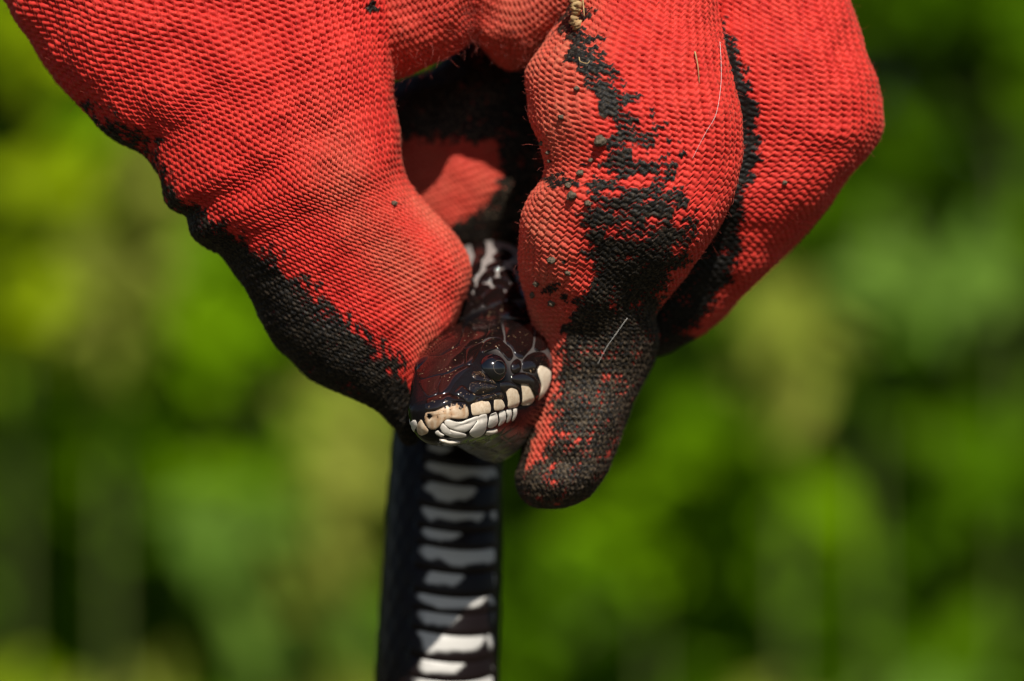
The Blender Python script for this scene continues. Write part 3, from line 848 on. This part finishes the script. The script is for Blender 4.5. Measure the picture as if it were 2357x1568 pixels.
# ------------------------------------------------------------------ bits clinging to the glove
GB = {}
for nm_, ob_ in (('index', index), ('thumb', thumb), ('middle', middle), ('web', web)):
    co = np.empty(len(ob_.data.vertices) * 3, np.float32); ob_.data.vertices.foreach_get('co', co); co = co.reshape(-1, 3)
    keep = co[:, 1] < np.median(co[:, 1])
    GB[nm_] = co[keep]
def on_glove(which, x, y):
    co = GB[which]
    f_ = (D + co[:, 1]) / D
    tx = co[:, 0] / (K * f_) + 1178.5; ty = 784 - co[:, 2] / (K * f_)
    d = (tx - x) ** 2 + (ty - y) ** 2
    idx = np.argpartition(d, 40)[:40]
    return co[idx][np.argmin(co[idx][:, 1])].astype(float)

M_SOIL = plain('soil', (0.075, 0.06, 0.042), .95, .1, (2500, .0004), (1500, (0.16, 0.125, 0.09)))
def crumb(which, x, y, r, label, grp):
    c = on_glove(which, x, y)
    V, F = [], []
    nu_, nv_ = 22, 14
    sd_ = RNG.integers(1000)
    for i in range(nv_ + 1):
        a = math.pi * i / nv_
        for j in range(nu_):
            b = 2 * math.pi * j / nu_
            V.append((math.sin(a) * math.cos(b), math.sin(a) * math.sin(b), math.cos(a)))
    V = np.array(V)
    n = fbm(V + 5.3 * sd_, 1.5, 4, int(sd_)) + .35 * vnoise(V + 2.1 * sd_, 5.0, 3)
    V = V * (0.15 + 1.15 * n)[:, None] * np.array([1, .8, .85]) * r * K
    o = face_out(mesh_np('soil_crumb', V, grid_faces(nv_ + 1, nu_, True), M_SOIL))
    o.location = c + np.array([0, -r * K * .45, 0])
    tag(o, label, 'soil crumb', grp)
CR = [(1284, 268, 7, 'small pale soil crumb high on the faded red side of the index finger'), (1320, 204, 7, 'small dark soil crumb just below the upper rubber patch of the index finger'),
      (1374, 328, 16, 'largest square soil crumb beside the broken rubber patches of the index finger'), (1308, 452, 12, 'round dark soil crumb just under the index finger crease'),
      (1262, 600, 10, 'pale soil crumb on red knit beside the snake neck'), (1302, 634, 7, 'dark soil crumb on red knit right of the pale crumb by the snake neck'),
      (1265, 700, 9, 'soil crumb on the index finger under the small round rubber spot'), (1230, 655, 8, 'grey soil crumb on the index finger edge touching the snake neck'),
      (1218, 680, 8, 'grey soil crumb on the index finger edge above the snake head'), (1345, 470, 8, 'small soil crumb at the rim of the big rubber patch below the crease'),
      (1330, 398, 9, 'soil crumb in the rubber smear along the index finger crease'), (1258, 352, 6, 'tiny soil crumb on the inner rim of the index finger above the crease'),
      (1262, 372, 5, 'tiny soil crumb at the inner end of the index finger crease'), (1245, 330, 6, 'tiny pale soil crumb on the index finger rim against the dark opening'),
      (1355, 372, 6, 'small soil crumb under the largest square crumb'), (1300, 425, 8, 'small soil crumb between the crease and the round dark crumb')]
for x, y, r, lb in CR:
    crumb('index', x, y, r, lb, 'soil crumbs on the index finger')
crumb('thumb', 915, 462, 7, 'tiny dark soil crumb on the thumb edge beside the dark opening', None)
crumb('middle', 1812, 428, 6, 'tiny dark soil crumb on the red middle finger', None)

def strand(name, pts, r, mat, label, cat, rough=0.0, nseg=40, flat=1.0, taper=.3):
    p = catmull(np.array(pts), nseg)
    if rough: p = p + RNG.normal(size=p.shape) * rough
    t = np.gradient(p, axis=0); t /= np.linalg.norm(t, axis=1, keepdims=True)
    V = []
    for i in range(nseg):
        e1 = np.cross(t[i], [0, 1, 0]); e1 /= np.linalg.norm(e1); e2 = np.cross(t[i], e1)
        rr = r * (1 - (1 - taper) * (i / nseg)) * (1 + (.35 * RNG.normal() if rough else 0))
        for a in np.linspace(0, 2 * np.pi, 7, endpoint=False):
            V.append(p[i] + rr * (e1 * math.cos(a) + e2 * math.sin(a) * flat))
    F = [tuple(int(v) for v in q) for q in grid_faces(nseg, 7, True)] + [tuple(range(7))[::-1], tuple((nseg - 1) * 7 + np.arange(7))]
    F = [tuple(int(v) for v in q) for q in F]
    o = mesh_np(name, V, F, mat)
    return tag(o, label, cat)
M_STRAW = plain('straw', (0.52, 0.36, 0.17), .7, .25, (3000, .0001), (1200, (0.36, 0.22, 0.10)))
M_SILK = plain('silk', (0.8, 0.78, 0.74), .3, .6)
up_ = lambda w, x, y, o_: on_glove(w, x, y) + np.array([0, -o_, 0])
a0 = up_('index', 1335, 30, .0016)
strand('dry_stalk', [W(1316, -60, a0[1]), W(1320, -10, a0[1]), W(1326, 20, a0[1] - .0004), W(1322, 46, a0[1]), W(1331, 64, a0[1] + .0004)], .00072, M_STRAW, 'crumbling dry tan plant stalk hanging where index finger meets the web', 'stalk', rough=.00009, nseg=36, taper=.8)
strand('dry_splinter', [W(1338, -30, a0[1]), W(1342, 5, a0[1]), W(1345, 38, a0[1] - .0002)], .00022, M_STRAW, 'thin dry splinter beside the crumbling plant stalk', 'splinter', nseg=14)
strand('grass_sliver', [up_('index', 1598, 116, .0003), up_('index', 1606, 122, .0006), up_('index', 1611, 150, .0006), up_('index', 1614, 186, .0002)], .00016, M_STRAW, 'short dry grass sliver on the smooth red side of the index finger', 'grass sliver', nseg=20)
strand('curled_fibre', [up_('index', 1328, 128, .0004), up_('index', 1336, 136, .0009), up_('index', 1350, 140, .0009), up_('index', 1356, 132, .0004)], .00009, M_STRAW, 'pale curled plant fibre on the black rubber patch of the index finger', 'plant fibre', nseg=20)
strand('silk_thread', [up_('index', 1660, 95, .0006), up_('index', 1664, 150, .0004), up_('index', 1664, 200, .0004), up_('index', 1655, 260, .0003), up_('index', 1630, 310, .0003), up_('index', 1600, 370, .0003)], .000028, M_SILK, 'fine white silk thread curving down the red side of the index finger', 'thread', nseg=60, taper=.6)
strand('silk_thread', [up_('index', 1445, 738, .0004), up_('index', 1420, 772, .0005), up_('index', 1395, 805, .0005), up_('index', 1372, 838, .0004)], .000034, M_SILK, 'fine white silk thread across the black rubber fingertip of the index finger', 'thread', nseg=40, taper=.6)

# ------------------------------------------------------------------ vegetation behind
LT = np.array([(0, 0, 0), (.22, .16, .05), (.30, .42, .06), (.22, .72, .03), (0, 1, -.06), (-.22, .72, .03), (-.30, .42, .06), (-.22, .16, .05), (0, .18, 0), (0, .45, -.01), (0, .72, -.03)])
LF = np.array([(0, 1, 8), (8, 1, 2), (8, 2, 9), (9, 2, 3), (9, 3, 10), (10, 3, 4), (0, 8, 7), (8, 6, 7), (8, 9, 6), (9, 5, 6), (9, 10, 5), (10, 4, 5)])
def leaf_cloud(pos, size, face, spread, narrow=1.0, rng=RNG):
    """leaf blades at pos, each turned roughly towards 'face'"""
    n = len(pos)
    nrm = np.array(face)[None, :] + rng.normal(size=(n, 3)) * spread
    nrm /= np.linalg.norm(nrm, axis=1, keepdims=True)
    d = rng.normal(size=(n, 3)) + np.array([0, -.2, -.5])
    d -= nrm * (d * nrm).sum(1, keepdims=True); d /= np.linalg.norm(d, axis=1, keepdims=True)
    sd_ = np.cross(d, nrm)
    sz = size * rng.uniform(.6, 1.3, n)
    V = pos[:, None, :] + sz[:, None, None] * (LT[None, :, 0:1] * narrow * sd_[:, None, :] + (LT[None, :, 1:2] - .4) * d[:, None, :] + LT[None, :, 2:3] * nrm[:, None, :])
    F = LF[None] + (np.arange(n) * len(LT))[:, None, None]
    tone = np.repeat(rng.uniform(0, 1, n), len(LT))
    return V.reshape(-1, 3), F.reshape(-1, 3), tone

def at(x, y, dist):
    return W(x, y, dist - D)

LM = {'bright': leaf_material('sunny_leaf', (0.11, 0.24, 0.001), (0.17, 0.32, 0.002)),
      'yellow': leaf_material('yellow_green_leaf', (0.19, 0.29, 0.002), (0.27, 0.36, 0.003)),
      'mid': leaf_material('weed_leaf', (0.055, 0.135, 0.001), (0.095, 0.20, 0.002)),
      'dark': leaf_material('shaded_leaf', (0.012, 0.032, 0.001), (0.024, 0.056, 0.001)),  # colour kept low so the back foliage looks shaded
      'pale': leaf_material('pale_underside_leaf', (0.11, 0.22, 0.025), (0.17, 0.29, 0.04)),
      'olive': leaf_material('olive_blade', (0.22, 0.27, 0.03), (0.29, 0.32, 0.05))}
# hollows between the plants where one looks into the dark undergrowth (table x, y, rx, ry)
HOLLOWS = [(430, 1390, 150, 75), (550, 965, 130, 55), (150, 960, 80, 45), (2160, 510, 110, 70), (2080, 880, 150, 90), (2130, 140, 90, 75), (60, 250, 110, 90), (1450, 1445, 90, 40), (2210, 1300, 150, 60), (2290, 300, 90, 60), (20, 330, 60, 60), (2200, 800, 100, 60), (560, 1400, 60, 40)]
def open_hollows(p):
    f_ = (D + (p[:, 1])) / D
    x = p[:, 0] / (K * f_) + 1178.5; y = 784 - p[:, 2] / (K * f_)
    k = np.ones(len(p), bool)
    for hx, hy, rx, ry in HOLLOWS:
        k &= ((x - hx) / (rx * 1.25)) ** 2 + ((y - hy) / (ry * 1.25)) ** 2 > 1
    return p[k]
M_STEM = plain('weed_stem', (0.10, 0.13, 0.03), .6, .3)
M_OLSTEM = plain('dry_olive_stem', (0.32, 0.32, 0.11), .6, .3)

def tube(pts, r0, r1, ns=12, sides=8):
    p = catmull(np.array(pts), ns)
    V = []
    for i in range(ns):
        r = r0 + (r1 - r0) * i / (ns - 1)
        for a in np.linspace(0, 2 * np.pi, sides, endpoint=False):
            V.append(p[i] + np.array([math.cos(a) * r, math.sin(a) * r, 0]))
    return np.array(V), grid_faces(ns, sides, True)

def weed(clumps, mat, label, leaf=.085, cat='weed', name='weed', spread=.6, narrow=.55, dens=1.0):
    """one plant: an upright stem from the ground with leaves gathered at the given places (x, y, dist, rx, ry, count)"""
    top = min(clumps, key=lambda c: c[1])
    ds = float(np.mean([c[2] for c in clumps])); xs = float(np.mean([c[0] for c in clumps]))
    base = at(xs, 784, ds); base[2] = GROUND
    root = empty(name, tuple(base))
    tag(root, label, cat, 'leafy weeds behind the hand')
    pts = [base]
    for c in sorted(clumps, key=lambda c: -c[1]): pts.append(at(c[0], c[1], c[2] + .02))
    V, F = tube(pts, .004, .002)
    mesh_np('stem', V, F, M_STEM, root)
    PV, PF, PT = [], [], []
    off = 0
    lower = [(xs, 1720, ds, 200, 150, 14)] + [(xs, 2300 + 700 * k, ds, 220, 350, 26) for k in range(2)]
    for x, y, dist, rx, ry, cnt in list(clumps) + lower:
        cnt = int(cnt * dens)
        g = RNG.normal(size=(cnt, 3))
        g /= np.maximum(1, np.linalg.norm(g, axis=1, keepdims=True) / 1.5)
        s = K * dist / D
        p = at(x, y, dist) + g * np.array([rx * s * .6, .05, ry * s * .6])
        p = open_hollows(p[p[:, 2] > GROUND + .02])
        v, f_, t = leaf_cloud(p, leaf, (0.05, -.75, .65), spread, narrow)
        PV.append(v); PF.append(f_ + off); PT.append(t); off += len(v)
    o = mesh_np('foliage', np.vstack(PV), np.vstack(PF), LM[mat], root, True, {'tone': np.concatenate(PT)})
    o['kind'] = 'stuff'
    return root

# a dense thicket closing the view, its back leaves coloured dark for shade
def thicket():
    root = empty('thicket', (0, 3.6, GROUND))
    tag(root, 'dense green thicket filling the far background, its back leaves coloured dark for shade', 'thicket', kind='stuff')
    n = 34000
    p = np.stack([RNG.uniform(-3.2, 3.2, n), RNG.uniform(3.2, 4.6, n), GROUND + RNG.uniform(0, 2.9, n)], -1)
    dn = fbm(p * np.array([1, .6, 1]), 3.2, 2, 44)
    p = p[(dn + RNG.normal(size=n) * .05 > .44) | (p[:, 1] > 3.9)]
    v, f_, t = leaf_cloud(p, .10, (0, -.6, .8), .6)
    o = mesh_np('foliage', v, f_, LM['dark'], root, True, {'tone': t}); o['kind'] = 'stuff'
    n = 9000
    p = np.stack([RNG.uniform(-4, 4, n), RNG.uniform(4.6, 5.6, n), GROUND + RNG.uniform(0, 3.2, n)], -1)
    v, f_, t = leaf_cloud(p, .24, (0, -.7, .7), .5)
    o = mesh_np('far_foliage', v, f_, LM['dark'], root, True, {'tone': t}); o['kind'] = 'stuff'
    n = 3200
    p = np.stack([RNG.uniform(-2.6, 2.6, n), RNG.uniform(2.75, 3.3, n), GROUND + RNG.uniform(0, 2.3, n)], -1)
    dn = fbm(p, 4.0, 2, 12)
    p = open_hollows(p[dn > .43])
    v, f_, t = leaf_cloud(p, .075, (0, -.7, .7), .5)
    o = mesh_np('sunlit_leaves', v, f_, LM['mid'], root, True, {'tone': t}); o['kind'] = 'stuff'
thicket()

weed([(30, 100, 2.3, 120, 90, 12), (90, 470, 2.25, 150, 120, 26), (40, 690, 2.2, 90, 110, 26)], 'yellow', 'yellow-green weed in full sun, left of the thumb')
weed([(250, 330, 2.5, 180, 90, 18), (180, 560, 2.5, 150, 150, 22), (200, 880, 2.5, 200, 90, 22), (60, 1100, 2.5, 160, 110, 20)], 'bright', 'bright green weed behind the thumb')
weed([(480, 720, 2.4, 120, 150, 26), (420, 820, 2.4, 140, 80, 14), (700, 1000, 2.4, 120, 80, 14), (560, 1120, 2.4, 240, 80, 26), (330, 1060, 2.4, 160, 60, 12)], 'bright', 'bright green weed below the black edge of the thumb')
weed([(540, 1230, 2.35, 190, 110, 30), (700, 1290, 2.35, 120, 80, 14), (690, 1450, 2.35, 160, 100, 16)], 'pale', 'pale grey-green weed with broad leaves, left of the hanging snake')
weed([(120, 1270, 2.55, 120, 80, 16), (100, 1480, 2.55, 180, 90, 22), (480, 1540, 2.55, 260, 60, 24)], 'mid', 'mid green weed low on the left of the snake')
weed([(1650, 1080, 2.3, 150, 110, 30), (1800, 1180, 2.3, 160, 100, 28), (1500, 1230, 2.3, 150, 130, 26)], 'bright', 'bright green weed below the index fingertip')
weed([(2150, 660, 2.35, 230, 60, 34), (2000, 690, 2.35, 120, 50, 10)], 'pale', 'pale green weed with broad leaves, right of the middle finger')
weed([(1950, 480, 2.5, 110, 80, 14), (1900, 1000, 2.5, 130, 90, 18), (2150, 1120, 2.5, 200, 80, 22), (2080, 1200, 2.5, 180, 70, 16)], 'mid', 'mid green weed right of the index fingertip')
weed([(2250, 40, 2.5, 180, 60, 18), (2120, 300, 2.6, 150, 60, 10), (2330, 500, 2.6, 100, 120, 10)], 'mid', 'mid green weed above the pale leaves at right')
weed([(1650, 1400, 2.5, 300, 90, 30), (1900, 1480, 2.5, 260, 90, 24), (1300, 1530, 2.5, 200, 70, 14)], 'mid', 'low mid green weed right of the hanging snake')
weed([(2200, 1500, 2.6, 220, 100, 14), (2250, 960, 2.6, 120, 90, 10)], 'mid', 'sparse green weed at the dark right side')
weed([(325, 430, 2.1, 55, 110, 22), (285, 650, 2.1, 60, 120, 20), (250, 760, 2.1, 80, 60, 10)], 'olive', 'pale olive upright weed standing left of the thumb', narrow=.45)
weed([(795, 960, 2.1, 45, 70, 12), (790, 1120, 2.1, 50, 120, 18), (770, 1310, 2.1, 60, 80, 10)], 'olive', 'pale olive upright weed just left of the hanging snake', narrow=.45)
weed([(1820, 760, 2.1, 55, 70, 14), (1815, 900, 2.1, 55, 80, 12)], 'olive', 'pale olive upright weed right of the index fingertip', narrow=.45)
